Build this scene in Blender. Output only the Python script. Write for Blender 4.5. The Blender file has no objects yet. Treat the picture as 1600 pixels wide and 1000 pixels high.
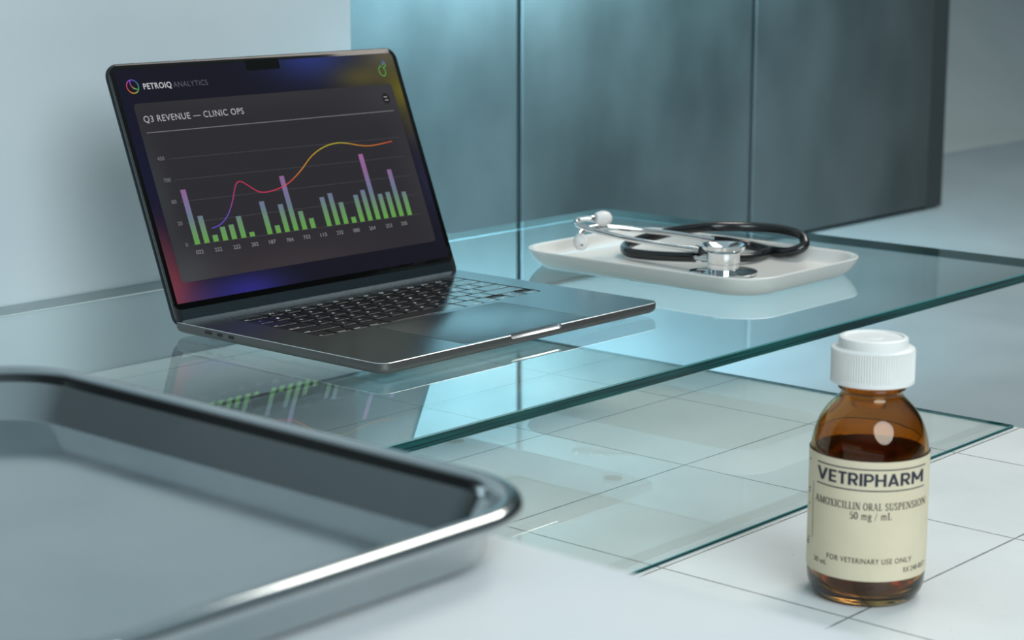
import bpy, bmesh, math, random
from mathutils import Vector, Matrix
random.seed(7)
scene = bpy.context.scene
COL = scene.collection

# ------------------------------------------------------------------ camera
CAM = Vector((-1.03848, -1.06418, 0.34309))
YAW, PITCH, FPX = 0.72965, 0.19636, 3040.918
cd = bpy.data.cameras.new('camera')
cam = bpy.data.objects.new('camera', cd)
COL.objects.link(cam)
fw = Vector((math.cos(PITCH)*math.cos(YAW), math.cos(PITCH)*math.sin(YAW), -math.sin(PITCH)))
rt = Vector((math.sin(YAW), -math.cos(YAW), 0))
up = rt.cross(fw)
M = Matrix((rt, up, -fw)).transposed().to_4x4()
M.translation = CAM
cam.matrix_world = M
cd.sensor_width = 36.0
cd.lens = FPX/1600*36
cd.clip_start = 0.02
cd.dof.use_dof = True
cd.dof.focus_distance = 1.56
cd.dof.aperture_fstop = 10.5
scene.camera = cam

# ------------------------------------------------------------------ view, world and lights
scene.view_settings.view_transform = 'Standard'
scene.view_settings.look = 'None'
scene.view_settings.exposure = 0.0
scene.view_settings.gamma = 1.0
scene.view_settings.use_curve_mapping = False
scene.cycles.use_denoising = True
scene.cycles.max_bounces = 14
scene.cycles.transparent_max_bounces = 24
scene.cycles.transmission_bounces = 14
scene.cycles.sample_clamp_indirect = 6.0

w = bpy.data.worlds.new('world')
scene.world = w
w.use_nodes = True
wn, wl = w.node_tree.nodes, w.node_tree.links
bg = wn['Background']
# a dim studio: soft cool light from above, darker towards the horizon
wtc = wn.new('ShaderNodeTexCoord')
wsp = wn.new('ShaderNodeSeparateXYZ')
wrp = wn.new('ShaderNodeValToRGB')
wrp.color_ramp.elements[0].position = 0.0
wrp.color_ramp.elements[0].color = (0.016, 0.018, 0.018, 1)
wrp.color_ramp.elements[1].position = 0.75
wrp.color_ramp.elements[1].color = (0.62, 0.82, 0.90, 1)
e = wrp.color_ramp.elements.new(0.25)
e.color = (0.050, 0.062, 0.066, 1)
wl.new(wtc.outputs['Generated'], wsp.inputs[0])
wl.new(wsp.outputs[2], wrp.inputs[0])
wl.new(wrp.outputs[0], bg.inputs[0])
bg.inputs[1].default_value = 0.55


def area(name, loc, target, size, power, color, shape='RECTANGLE', size_y=None, spread=None):
    d = bpy.data.lights.new(name, 'AREA')
    d.shape = shape
    d.size = size
    if size_y:
        d.size_y = size_y
    d.energy = power
    d.color = color
    if spread:
        d.spread = spread
    o = bpy.data.objects.new(name, d)
    COL.objects.link(o)
    o.location = loc
    o.rotation_euler = (Vector(target)-Vector(loc)).to_track_quat('-Z', 'Y').to_euler()
    return o


area('daylight_window', (2.2, -0.15, 2.6), (0.1, -0.3, 0), 1.4, 54, (1.0, 0.92, 0.83), size_y=1.4)
area('front_softbox_fill', (-0.9, -2.2, 1.45), (0.05, 0.4, 0.2), 1.8, 54, (0.85, 0.96, 1.0), shape='DISK')  # unseen round softbox behind the camera, added to fill the left wall
area('cyan_lamp', (1.66, 0.38, 0.50), (1.58, 0.943, 0.52), 0.60, 16, (0.44, 0.85, 1.0), size_y=0.40)
area('cyan_door_fill', (0.82, 0.46, 0.31), (0.84, 0.943, -0.06), 0.35, 10, (0.34, 0.78, 1.0))  # added fill without a fixture, brightens the left cabinet door

# ------------------------------------------------------------------ helpers
def lin(r, g, b):
    f = lambda c: (c/255/12.92) if c/255 <= 0.04045 else ((c/255+0.055)/1.055)**2.4
    return (f(r), f(g), f(b), 1.0)


def principled(name, color, rough=0.5, metal=0.0, spec=0.5, emit=None, estr=0.0, **kw):
    m = bpy.data.materials.new(name)
    m.use_nodes = True
    b = m.node_tree.nodes['Principled BSDF']
    b.inputs['Base Color'].default_value = color if len(color) == 4 else (*color, 1)
    b.inputs['Roughness'].default_value = rough
    b.inputs['Metallic'].default_value = metal
    b.inputs['Specular IOR Level'].default_value = spec
    if emit:
        b.inputs['Emission Color'].default_value = emit
        b.inputs['Emission Strength'].default_value = estr
    for k, v in kw.items():
        b.inputs[k.replace('_', ' ')].default_value = v
    return m


def noise_color(m, c1, c2, scale=5.0, detail=4.0, lo=0.35, hi=0.65, stretch=(1, 1, 1), rough=None, bump=None):
    nt = m.node_tree
    N, L = nt.nodes, nt.links
    b = N['Principled BSDF']
    tc = N.new('ShaderNodeTexCoord')
    mp = N.new('ShaderNodeMapping')
    mp.inputs['Scale'].default_value = stretch
    nz = N.new('ShaderNodeTexNoise')
    nz.inputs['Scale'].default_value = scale
    nz.inputs['Detail'].default_value = detail
    rp = N.new('ShaderNodeValToRGB')
    rp.color_ramp.elements[0].position = lo
    rp.color_ramp.elements[1].position = hi
    rp.color_ramp.elements[0].color = (*c1[:3], 1)
    rp.color_ramp.elements[1].color = (*c2[:3], 1)
    L.new(tc.outputs['Object'], mp.inputs[0])
    L.new(mp.outputs[0], nz.inputs['Vector'])
    L.new(nz.outputs['Fac'], rp.inputs[0])
    L.new(rp.outputs[0], b.inputs['Base Color'])
    if rough:
        mr = N.new('ShaderNodeMapRange')
        mr.inputs[1].default_value = 0.3
        mr.inputs[2].default_value = 0.7
        mr.inputs[3].default_value = rough[0]
        mr.inputs[4].default_value = rough[1]
        L.new(nz.outputs['Fac'], mr.inputs[0])
        L.new(mr.outputs[0], b.inputs['Roughness'])
    if bump:
        bp = N.new('ShaderNodeBump')
        bp.inputs['Strength'].default_value = bump
        bp.inputs['Distance'].default_value = 0.001
        L.new(nz.outputs['Fac'], bp.inputs['Height'])
        L.new(bp.outputs[0], b.inputs['Normal'])
    return m


def vertex_emit(name, strength=1.0, spec=0.12):
    m = bpy.data.materials.new(name)
    m.use_nodes = True
    nt = m.node_tree
    b = nt.nodes['Principled BSDF']
    at = nt.nodes.new('ShaderNodeAttribute')
    at.attribute_name = 'glow'
    nt.links.new(at.outputs['Color'], b.inputs['Emission Color'])
    b.inputs['Emission Strength'].default_value = strength
    b.inputs['Base Color'].default_value = (0.002, 0.002, 0.002, 1)
    b.inputs['Roughness'].default_value = 0.15
    b.inputs['Specular IOR Level'].default_value = spec
    return m


class MB:
    def __init__(s):
        s.v, s.f, s.mi = [], [], []

    def vert(s, p):
        s.v.append(tuple(p))
        return len(s.v)-1

    def face(s, idx, mi=0):
        s.f.append(tuple(idx))
        s.mi.append(mi)

    def poly(s, pts, mi=0):
        s.face([s.vert(p) for p in pts], mi)

    def box(s, a, b, mi=0):
        x0, y0, z0 = a
        x1, y1, z1 = b
        i = [s.vert(p) for p in ((x0, y0, z0), (x1, y0, z0), (x1, y1, z0), (x0, y1, z0), (x0, y0, z1), (x1, y0, z1), (x1, y1, z1), (x0, y1, z1))]
        for q in ((0, 3, 2, 1), (4, 5, 6, 7), (0, 1, 5, 4), (1, 2, 6, 5), (2, 3, 7, 6), (3, 0, 4, 7)):
            s.face([i[k] for k in q], mi)

    def loft(s, rings, cap0=True, cap1=True, closed=False, mi=0):
        n = len(rings[0])
        R = [[s.vert(p) for p in r] for r in rings]
        pairs = list(zip(R, R[1:])) + ([(R[-1], R[0])] if closed else [])
        for a, b in pairs:
            for k in range(n):
                s.face((a[k], a[(k+1) % n], b[(k+1) % n], b[k]), mi)
        if not closed:
            if cap0:
                s.face(R[0][::-1], mi)
            if cap1:
                s.face(R[-1], mi)
        return R

    def lathe(s, prof, c=(0, 0, 0), n=64, cap0=True, cap1=True, axis=None, closed=False, mi=0, fn=None):
        ax = Vector(axis).normalized() if axis else Vector((0, 0, 1))
        ref = Vector((1, 0, 0)) if abs(ax.x) < 0.9 else Vector((0, 1, 0))
        e1 = (ref-ax*ref.dot(ax)).normalized()
        e2 = ax.cross(e1)
        c = Vector(c)
        rings = []
        for j, (r, z) in enumerate(prof):
            rings.append([c+ax*z+(e1*math.cos(t)+e2*math.sin(t))*(fn(j, k, r) if fn else r) for k in range(n) for t in (2*math.pi*k/n,)])
        return s.loft(rings, cap0, cap1, closed, mi)

    def tube(s, pts, r, n=14, sub=6, cap=True, mi=0):
        P = spline(pts, sub)
        rr = r if callable(r) else (lambda t: r)
        T = []
        for i in range(len(P)):
            T.append((P[min(i+1, len(P)-1)]-P[max(i-1, 0)]).normalized())
        nrm = T[0].orthogonal().normalized()
        rings = []
        for i, p in enumerate(P):
            if i:
                nrm = (T[i-1].rotation_difference(T[i]) @ nrm)
                nrm = (nrm-T[i]*nrm.dot(T[i])).normalized()
            bn = T[i].cross(nrm)
            q = rr(i/(len(P)-1))
            rings.append([p+(nrm*math.cos(2*math.pi*k/n)+bn*math.sin(2*math.pi*k/n))*q for k in range(n)])
        s.loft(rings, cap, cap, mi=mi)

    def build(s, name, mats, parent=None, angle=35, loc=None, glow=None, fix=True):
        """link as one mesh object; verts are given in world space and stored relative to the object's origin"""
        me = bpy.data.meshes.new(name)
        off = Vector(loc) if loc is not None else (parent_world(parent) if parent else Vector((0, 0, 0)))
        me.from_pydata([tuple(Vector(p)-off) for p in s.v], [], s.f)
        if not isinstance(mats, (list, tuple)):
            mats = [mats]
        for m in mats:
            me.materials.append(m)
        me.polygons.foreach_set('material_index', s.mi)
        if fix:
            bm = bmesh.new()
            bm.from_mesh(me)
            bmesh.ops.recalc_face_normals(bm, faces=bm.faces)
            bm.to_mesh(me)
            bm.free()
        if angle:
            me.polygons.foreach_set('use_smooth', [True]*len(me.polygons))
            me.set_sharp_from_angle(angle=math.radians(angle))
        if glow:
            ca = me.color_attributes.new('glow', 'FLOAT_COLOR', 'POINT')
            for i, p in enumerate(s.v):
                ca.data[i].color = glow(i, p)
        o = bpy.data.objects.new(name, me)
        COL.objects.link(o)
        if parent:
            o.parent = parent
            o.location = off-parent_world(parent)
        else:
            o.location = off
        me.update()
        return o


def parent_world(o):
    v = Vector((0, 0, 0))
    while o is not None:
        v += o.location
        o = o.parent
    return v


def spline(pts, sub):
    P = [Vector(p) for p in pts]
    if len(P) == 2:
        return P
    out = []
    for i in range(len(P)-1):
        p0, p1, p2, p3 = P[max(i-1, 0)], P[i], P[i+1], P[min(i+2, len(P)-1)]
        for k in range(sub):
            t = k/sub
            out.append(0.5*((2*p1)+(-p0+p2)*t+(2*p0-5*p1+4*p2-p3)*t*t+(-p0+3*p1-3*p2+p3)*t**3))
    out.append(P[-1])
    return out


def rrect(cx, cy, hx, hy, r, z, n=8):
    r = max(min(r, hx-1e-5, hy-1e-5), 1e-5)
    out = []
    for sx, sy, a0 in ((1, 1, 0), (-1, 1, 90), (-1, -1, 180), (1, -1, 270)):
        for k in range(n+1):
            a = math.radians(a0+90*k/n)
            out.append((cx+sx*(hx-r)+r*math.cos(a), cy+sy*(hy-r)+r*math.sin(a), z))
    return out


def empty(name, loc, label=None, cat=None, group=None):
    o = bpy.data.objects.new(name, None)
    COL.objects.link(o)
    o.location = loc
    o.empty_display_size = 0.02
    tag(o, label, cat, group)
    return o


def tag(o, label=None, cat=None, group=None, kind=None):
    if label:
        o['label'] = label
    if cat:
        o['category'] = cat
    if group:
        o['group'] = group
    if kind:
        o['kind'] = kind
    return o


_tc = {}
def text_mesh(s, bold=0.0, gap=1.0):
    """flat glyph mesh of a string: (verts 2D at cap size 1, faces, width)"""
    key = (s, bold, gap)
    if key in _tc:
        return _tc[key]
    c = bpy.data.curves.new('text', 'FONT')
    c.body = s
    c.size = 1.0
    c.offset = bold
    c.space_character = gap
    c.resolution_u = 4
    o = bpy.data.objects.new('text', c)
    COL.objects.link(o)
    dg = bpy.context.evaluated_depsgraph_get()
    dg.update()
    me = bpy.data.meshes.new_from_object(o.evaluated_get(dg))
    vs = [(v.co.x, v.co.y) for v in me.vertices]
    fs = [tuple(p.vertices) for p in me.polygons]
    bpy.data.objects.remove(o)
    bpy.data.curves.remove(c)
    bpy.data.meshes.remove(me)
    _tc[key] = (vs, fs)
    return _tc[key]


def put_text(mb, s, fn, x0, x1, y0, y1, bold=0.0, mi=0, gap=1.0):
    """fit the string's ink box into x0..x1, y0..y1 (y from baseline to cap top), mapped by fn(x, y)"""
    vs, fs = text_mesh(s, bold, gap)
    xs = [v[0] for v in vs]
    a, b = min(xs), max(xs)
    cap = 0.729
    base = len(mb.v)
    for x, y in vs:
        mb.vert(fn(x0+(x-a)/(b-a)*(x1-x0), y0+y/cap*(y1-y0)))
    for f in fs:
        mb.face([base+i for i in f], mi)


# ------------------------------------------------------------------ setting
GY = 0.4844          # back edge of the glass = face of the left wall
FLOOR = -0.216
wall_m = noise_color(principled('painted_wall', (0.6, 0.66, 0.7), 0.75, spec=0.25), (0.54, 0.61, 0.65), (0.60, 0.66, 0.69), 3.0, rough=(0.7, 0.85))
m = MB()
m.box((-0.62, GY, FLOOR), (0.431, GY+0.12, 2.4))
tag(m.build('wall_left', wall_m, angle=0), kind='structure')

back_m = noise_color(principled('grey_wall', (0.4, 0.45, 0.45), 0.8, spec=0.2), (0.43, 0.465, 0.46), (0.48, 0.51, 0.505), 2.0)
m = MB()
prof = [(1.37, FLOOR)]
rings = []
arc = [(2.05-0.60*(1-math.sin(a)), FLOOR+0.60*(1-math.cos(a))) for a in [math.radians(90*k/12) for k in range(13)]]
path = [(1.45, FLOOR)]+[(y, z+0.0005) for y, z in arc]+[(2.05, 2.4)]
for xx in (0.3, 6.5):
    rings.append([(xx, y, z) for y, z in path]+[(xx, 2.15, 2.4), (xx, 2.15, FLOOR)])
m.loft(rings)
tag(m.build('wall_back', back_m, angle=40), kind='structure')

floor_m = noise_color(principled('grey_blue_floor', (0.3, 0.38, 0.42), 0.4, spec=0.5), (0.30, 0.355, 0.375), (0.36, 0.415, 0.435), 2.5, rough=(0.36, 0.48))
m = MB()
m.box((-3.0, -3.5, FLOOR-0.05), (6.5, 2.15, FLOOR))
tag(m.build('floor', floor_m, angle=0), kind='structure')

# tiled plinth: one slab, the tile pattern and grout live in its material
def tile_material():
    mt = principled('white_tile', (0.8, 0.82, 0.82), 0.3, spec=0.4)
    nt = mt.node_tree
    N, L = nt.nodes, nt.links
    b = N['Principled BSDF']
    tc = N.new('ShaderNodeTexCoord')
    sp = N.new('ShaderNodeSeparateXYZ')
    L.new(tc.outputs['Object'], sp.inputs[0])

    def math_node(op, a, bval):
        n = N.new('ShaderNodeMath')
        n.operation = op
        for k, v in enumerate((a, bval)):
            if v is None:
                continue
            if hasattr(v, 'is_linked'):
                L.new(v, n.inputs[k])
            else:
                n.inputs[k].default_value = v
        return n.outputs[0]
    def dist(sock, pos):
        return math_node('ABSOLUTE', math_node('SUBTRACT', sock, pos), None)
    d = None
    for x in (-0.247, -0.0285, 0.191, 0.372):
        q = dist(sp.outputs[0], x)
        d = q if d is None else math_node('MINIMUM', d, q)
    for y in (-0.741, -0.593, -0.445, -0.2975, -0.1525, -0.0035, 0.145, 0.293, 0.44):
        d = math_node('MINIMUM', d, dist(sp.outputs[1], y))
    wob = N.new('ShaderNodeTexNoise')
    wob.inputs['Scale'].default_value = 120
    L.new(tc.outputs['Object'], wob.inputs['Vector'])
    wv = math_node('MULTIPLY', math_node('SUBTRACT', wob.outputs['Fac'], 0.5), 0.0008)
    d = math_node('ADD', d, wv)
    g = N.new('ShaderNodeMapRange')
    g.inputs[1].default_value = 0.0005
    g.inputs[2].default_value = 0.0010
    L.new(d, g.inputs[0])
    nz = N.new('ShaderNodeTexNoise')
    nz.inputs['Scale'].default_value = 9
    nz.inputs['Detail'].default_value = 6
    L.new(tc.outputs['Object'], nz.inputs['Vector'])
    rp = N.new('ShaderNodeValToRGB')
    rp.color_ramp.elements[0].position = 0.3
    rp.color_ramp.elements[1].position = 0.7
    rp.color_ramp.elements[0].color = (0.68, 0.70, 0.69, 1)
    rp.color_ramp.elements[1].color = (0.78, 0.79, 0.78, 1)
    L.new(nz.outputs['Fac'], rp.inputs[0])
    sk = N.new('ShaderNodeTexNoise')
    sk.inputs['Scale'].default_value = 260
    L.new(tc.outputs['Object'], sk.inputs['Vector'])
    sm = N.new('ShaderNodeMapRange')
    sm.inputs[1].default_value = 0.24
    sm.inputs[2].default_value = 0.27
    sm.inputs[3].default_value = 0.75
    L.new(sk.outputs['Fac'], sm.inputs[0])
    m1 = N.new('ShaderNodeMix')
    m1.data_type = 'RGBA'
    m1.blend_type = 'MULTIPLY'
    m1.inputs[0].default_value = 1
    L.new(rp.outputs[0], m1.inputs[6])
    L.new(sm.outputs[0], m1.inputs[7])
    mx = N.new('ShaderNodeMix')
    mx.data_type = 'RGBA'
    mx.inputs[6].default_value = (0.21, 0.21, 0.19, 1)
    L.new(g.outputs[0], mx.inputs[0])
    L.new(m1.outputs[2], mx.inputs[7])
    L.new(mx.outputs[2], b.inputs['Base Color'])
    bp = N.new('ShaderNodeBump')
    bp.inputs['Strength'].default_value = 0.4
    bp.inputs['Distance'].default_value = 0.0006
    L.new(g.outputs[0], bp.inputs['Height'])
    L.new(bp.outputs[0], b.inputs['Normal'])
    return mt

m = MB()
m.box((-0.40, -1.25, FLOOR), (0.483, GY-0.002, -0.080))
tag(m.build('tiled_plinth', tile_material(), angle=0), 'low plinth topped with large white tiles and thin dark grout lines', 'plinth')

# foreground counter, nearer and higher than the glass
ctr_m = noise_color(principled('white_laminate', (0.78, 0.80, 0.82), 0.45, spec=0.4), (0.60, 0.63, 0.65), (0.68, 0.69, 0.69), 6.0)
root = empty('white_counter', (-0.62, -0.72, FLOOR), 'smooth white counter in front of the tiles, carrying the steel tray', 'counter')
m = MB()
cx, cy, hx, hy = -0.6505, -0.735, 0.2125, 0.5
m.loft([rrect(cx, cy, hx-0.002, hy-0.002, 0.012, 0.062), rrect(cx, cy, hx, hy, 0.014, 0.064), rrect(cx, cy, hx, hy, 0.014, 0.084), rrect(cx, cy, hx-0.0012, hy-0.0012, 0.013, 0.0862), rrect(cx, cy, hx-0.004, hy-0.004, 0.012, 0.087)])
m.build('countertop', ctr_m, root)
m = MB()
m.box((-0.84, -1.2, FLOOR), (-0.47, -0.26, 0.062))
m.build('cabinet_body', ctr_m, root, angle=0)

# ------------------------------------------------------------------ steel cabinet behind
YC = 0.943
door_m = noise_color(principled('brushed_door', (0.2, 0.24, 0.25), 0.32, metal=0.66), (0.078, 0.087, 0.087), (0.155, 0.167, 0.167), 3.2, detail=5, stretch=(1, 1, 0.7), rough=(0.34, 0.43), bump=0.08)
trim_m = principled('dark_trim', (0.05, 0.055, 0.055), 0.5, metal=0.3)
edge_m = principled('door_edge', (0.06, 0.07, 0.075), 0.55, metal=0.5)
root = empty('storage_cabinet', (1.8, YC+0.18, FLOOR), 'tall brushed grey metal cabinet with flat doors standing behind the glass table', 'cabinet')
CB = -0.208
m = MB()
m.box((0.0, YC+0.022, CB+0.004), (2.535, 1.30, 2.05))
m.build('carcass', trim_m, root, angle=0)
seams = [-0.03, 0.596, 1.224, 1.852, 2.487]
for a, b in zip(seams, seams[1:]):
    m = MB()
    x0, x1 = a+0.0055, b-0.0055
    hx, hz = (x1-x0)/2, (2.05-CB)/2
    ccx, ccz = (x0+x1)/2, (2.05+CB)/2
    R = lambda ins, y: [(ccx+sx*(hx-ins), y, ccz+sz*(hz-ins)) for sx, sz in ((-1, -1), (1, -1), (1, 1), (-1, 1))]
    m.loft([R(0, YC+0.02), R(0, YC+0.0015), R(0.0015, YC)], mi=0)
    d = m.build('door', door_m, root, angle=0)
    s = MB()
    s.box((b-0.0046, YC+0.008, CB), (b-0.0008, YC+0.02, 2.05))
    if b < 2.4:
        s.build('edge_strip', edge_m, d, angle=0)
m = MB()
m.box((2.481, YC+0.003, CB-0.004), (2.547, YC+0.021, 2.055))
m.build('side_panel', trim_m, root, angle=0)
for x in (0.2, 1.3, 2.3):
    m = MB()
    m.lathe([(0.022, FLOOR), (0.024, FLOOR+0.004), (0.018, FLOOR+0.008), (0.014, CB+0.005)], c=(x, YC+0.07, 0), n=24)
    m.build('foot', trim_m, root)

# ------------------------------------------------------------------ glass
def pane_material(name, tint, top, both=True):
    mt = bpy.data.materials.new(name)
    mt.use_nodes = True
    nt = mt.node_tree
    nt.nodes.clear()
    N, L = nt.nodes, nt.links
    out = N.new('ShaderNodeOutputMaterial')
    tr = N.new('ShaderNodeBsdfTransparent')
    tr.inputs[0].default_value = (*tint, 1)
    if not top:
        L.new(tr.outputs[0], out.inputs[0])
        return mt
    gl = N.new('ShaderNodeBsdfGlossy')
    gl.inputs['Roughness'].default_value = 0.004
    gl.inputs[0].default_value = (0.96, 1.0, 1.0, 1)
    ge = N.new('ShaderNodeNewGeometry')
    ior = N.new('ShaderNodeMapRange')
    ior.inputs[3].default_value = 1.52
    ior.inputs[4].default_value = 1/1.52
    L.new(ge.outputs['Backfacing'], ior.inputs[0])
    fr = N.new('ShaderNodeFresnel')
    L.new(ior.outputs[0], fr.inputs[0])
    # both faces of the sheet: R = 2r/(1+r)
    a = N.new('ShaderNodeMath'); a.operation = 'MULTIPLY'; a.inputs[1].default_value = 2
    b = N.new('ShaderNodeMath'); b.operation = 'ADD'; b.inputs[1].default_value = 1
    c = N.new('ShaderNodeMath'); c.operation = 'DIVIDE'
    L.new(fr.outputs[0], a.inputs[0]); L.new(fr.outputs[0], b.inputs[0])
    L.new(a.outputs[0], c.inputs[0]); L.new(b.outputs[0], c.inputs[1])
    mx = N.new('ShaderNodeMixShader')
    L.new(c.outputs[0] if both else fr.outputs[0], mx.inputs[0])
    L.new(tr.outputs[0], mx.inputs[1])
    L.new(gl.outputs[0], mx.inputs[2])
    L.new(mx.outputs[0], out.inputs[0])
    return mt

glass_top = pane_material('clear_glass', (0.93, 0.98, 0.975), True)
glass_bot = pane_material('clear_glass_underside', (1, 1, 1), False)
sheet_top = pane_material('clear_sheet_glass', (0.90, 0.93, 0.915), True, False)
glass_edge = noise_color(principled('green_glass_edge', (0.0, 0.03, 0.03), 0.08, spec=0.3), (0.0, 0.020, 0.024), (0.0, 0.070, 0.066), 8.0, stretch=(1, 1, 60), lo=0.4, hi=0.6)  # stretched bands put internal reflections into the edge colour
glass_cham = principled('glass_chamfer', (0.05, 0.20, 0.21), 0.22, spec=0.6)  # paler base colour stands in for light caught on the bevel


def pane(name, x0, x1, y0, y1, z0, z1, ch, label, cat, top):
    m = MB()
    rc = lambda i, z: [(x0+i, y0+i, z), (x1-i, y0+i, z), (x1-i, y1-i, z), (x0+i, y1-i, z)]
    R = [[m.vert(p) for p in r] for r in (rc(ch, z0), rc(0, z0+ch), rc(0, z1-ch), rc(ch, z1))]
    m.face(R[0][::-1], 1)
    m.face(R[3], 0)
    for j, mi in ((0, 3), (1, 2), (2, 3)):
        for k in range(4):
            m.face((R[j][k], R[j][(k+1) % 4], R[j+1][(k+1) % 4], R[j+1][k]), mi)
    o = m.build(name, [top, glass_bot, glass_edge, glass_cham], angle=0)
    return tag(o, label, cat)

pane('glass_shelf', -0.174, 0.8654, -0.1446, GY-0.0005, -0.0095, 0.0, 0.0010, 'thick clear glass shelf with a green edge, under the laptop and white tray', 'glass shelf', glass_top)
pane('glass_sheet', -0.085, 0.478, -0.294, 0.284, -0.0798, -0.0770, 0.0006, 'thin clear glass sheet lying flat on the white tiles below the shelf', 'glass sheet', sheet_top)

# ------------------------------------------------------------------ laptop
W, D, ZT = 0.3557, 0.2618, 0.0125
HY, HZ, LA, LH = D-0.006, 0.0125, 1.19306, 0.2342
alu = noise_color(principled('space_grey_aluminium', (0.2, 0.21, 0.22), 0.25, metal=1.0), (0.105, 0.138, 0.158), (0.115, 0.150, 0.170), 900, detail=2, rough=(0.21, 0.26))
alu_side = principled('brightened_aluminium_side', (0.17, 0.165, 0.165), 0.5, metal=1.0)  # lighter, rougher copy of the base metal so the sides look better lit
alu_hi = principled('aluminium_highlight', (0.75, 0.77, 0.78), 0.3, metal=1.0)  # bright metal paints the highlight on scoop, top chamfer and well edge
blk = principled('black_plastic', (0.012, 0.013, 0.014), 0.45, spec=0.4)
keym = principled('black_key', (0.009, 0.010, 0.011), 0.14, spec=0.5)
bezm = principled('black_display_glass', (0.004, 0.004, 0.004), 0.08, spec=0.25)
legm = principled('white_legend', (0.75, 0.78, 0.78), 0.5, emit=(0.8, 0.85, 0.85, 1), estr=0.35)
gapm = principled('dark_gap', (0.01, 0.012, 0.013), 0.6)
lap = empty('laptop', (W/2, D/2, 0.0), 'open dark grey laptop on the glass shelf, its screen showing a bar chart', 'laptop')

kx0, kx1, ky0, ky1 = 0.0412, 0.3237, 0.1159, 0.2326
m = MB()
hx, hy = W/2, D/2
rings = [rrect(hx, hy, hx-i, hy-i, 0.0115-i*0.3, z) for i, z in ((0.012, 0.0026), (0.007, 0.0026), (0.0035, 0.0032), (0.0012, 0.0046), (0.0002, 0.0066), (0, 0.0080), (0, 0.0121), (0.0004, ZT))]
kcx, kcy, khx, khy = (kx0+kx1)/2, (ky0+ky1)/2, (kx1-kx0)/2, (ky1-ky0)/2
rings.append(rrect(kcx, kcy, khx, khy, 0.0035, ZT))
rings.append(rrect(kcx, kcy, khx, khy, 0.0035, ZT-0.0016))
m.loft(rings)
nr = len(rings[0])
for q in list(range(6*nr, 7*nr))+list(range(8*nr, 9*nr)):
    m.mi[q] = 1  # chamfer ring and well wall take the painted highlight
for q in range(2*nr, 6*nr):
    m.mi[q] = 2
base = m.build('base', [alu, alu_hi, alu_side], lap, angle=30)
# thumb scoop cut into the front edge
cut = MB()
cut.loft([[(x, -0.0008+0.0042*math.cos(a)*q, ZT+0.0006+0.0042*math.sin(a)*q) for a in [2*math.pi*k/20 for k in range(20)]] for x, q in ((0.1505, 0.5), (0.1512, 0.8), (0.153, 1.0), (0.213, 1.0), (0.2148, 0.8), (0.2155, 0.5))])
co = cut.build('cutter', alu_hi, angle=0)
bo = base.modifiers.new('scoop', 'BOOLEAN')
bo.object = co
bo.operation = 'DIFFERENCE'
bo.solver = 'EXACT'
bo.material_mode = 'TRANSFER'
dg = bpy.context.evaluated_depsgraph_get()
dg.update()
nm = bpy.data.meshes.new_from_object(base.evaluated_get(dg))
base.modifiers.clear()
base.data = nm
nm.name = 'base'
nm.set_sharp_from_angle(angle=math.radians(30))
bpy.data.objects.remove(co)

m = MB()
m.loft([rrect(kcx, kcy, khx-0.0002, khy-0.0002, 0.0033, ZT-0.0017), rrect(kcx, kcy, khx-0.0002, khy-0.0002, 0.0033, ZT-0.0013)])
m.build('keyboard_well', blk, lap)
m = MB()
tx0, tx1, ty0, ty1 = 0.0998, 0.2560, 0.0047, 0.1085
tcx, tcy, thx, thy = (tx0+tx1)/2, (ty0+ty1)/2, (tx1-tx0)/2, (ty1-ty0)/2
m.loft([rrect(tcx, tcy, thx+0.0004, thy+0.0004, 0.003, ZT-0.0002), rrect(tcx, tcy, thx+0.0004, thy+0.0004, 0.003, ZT+0.00004)], mi=1)
m.loft([rrect(tcx, tcy, thx, thy, 0.0027, ZT), rrect(tcx, tcy, thx, thy, 0.0027, ZT+0.00009), rrect(tcx, tcy, thx-0.0002, thy-0.0002, 0.0026, ZT+0.00013)])
m.build('trackpad', [alu, gapm], lap)
for px, py in ((0.03, 0.03), (W-0.03, 0.03), (0.03, D-0.03), (W-0.03, D-0.03)):
    m = MB()
    m.lathe([(0.009, 0.0), (0.0098, 0.0005), (0.0098, 0.0027)], c=(px, py, 0), n=32)
    m.build('rubber_foot', blk, lap)
for py, hl in ((0.2115, 0.0078), (0.1966, 0.0052), (0.1818, 0.0052)):
    m = MB()
    hh = 0.0015
    def cap(x, g):
        out = []
        for k in range(9):
            a = math.radians(-90+180*k/8)
            out.append((x, py+(hl-hh)+(hh+g)*math.cos(a), 0.0089+(hh+g)*math.sin(a)))
        for k in range(9):
            a = math.radians(90+180*k/8)
            out.append((x, py-(hl-hh)+(hh+g)*math.cos(a), 0.0089+(hh+g)*math.sin(a)))
        return out
    hl = hl/2+0.0012
    m.loft([cap(0.002, 0), cap(-0.00008, 0)], mi=0)
    m.build('port', blk, lap)

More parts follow.
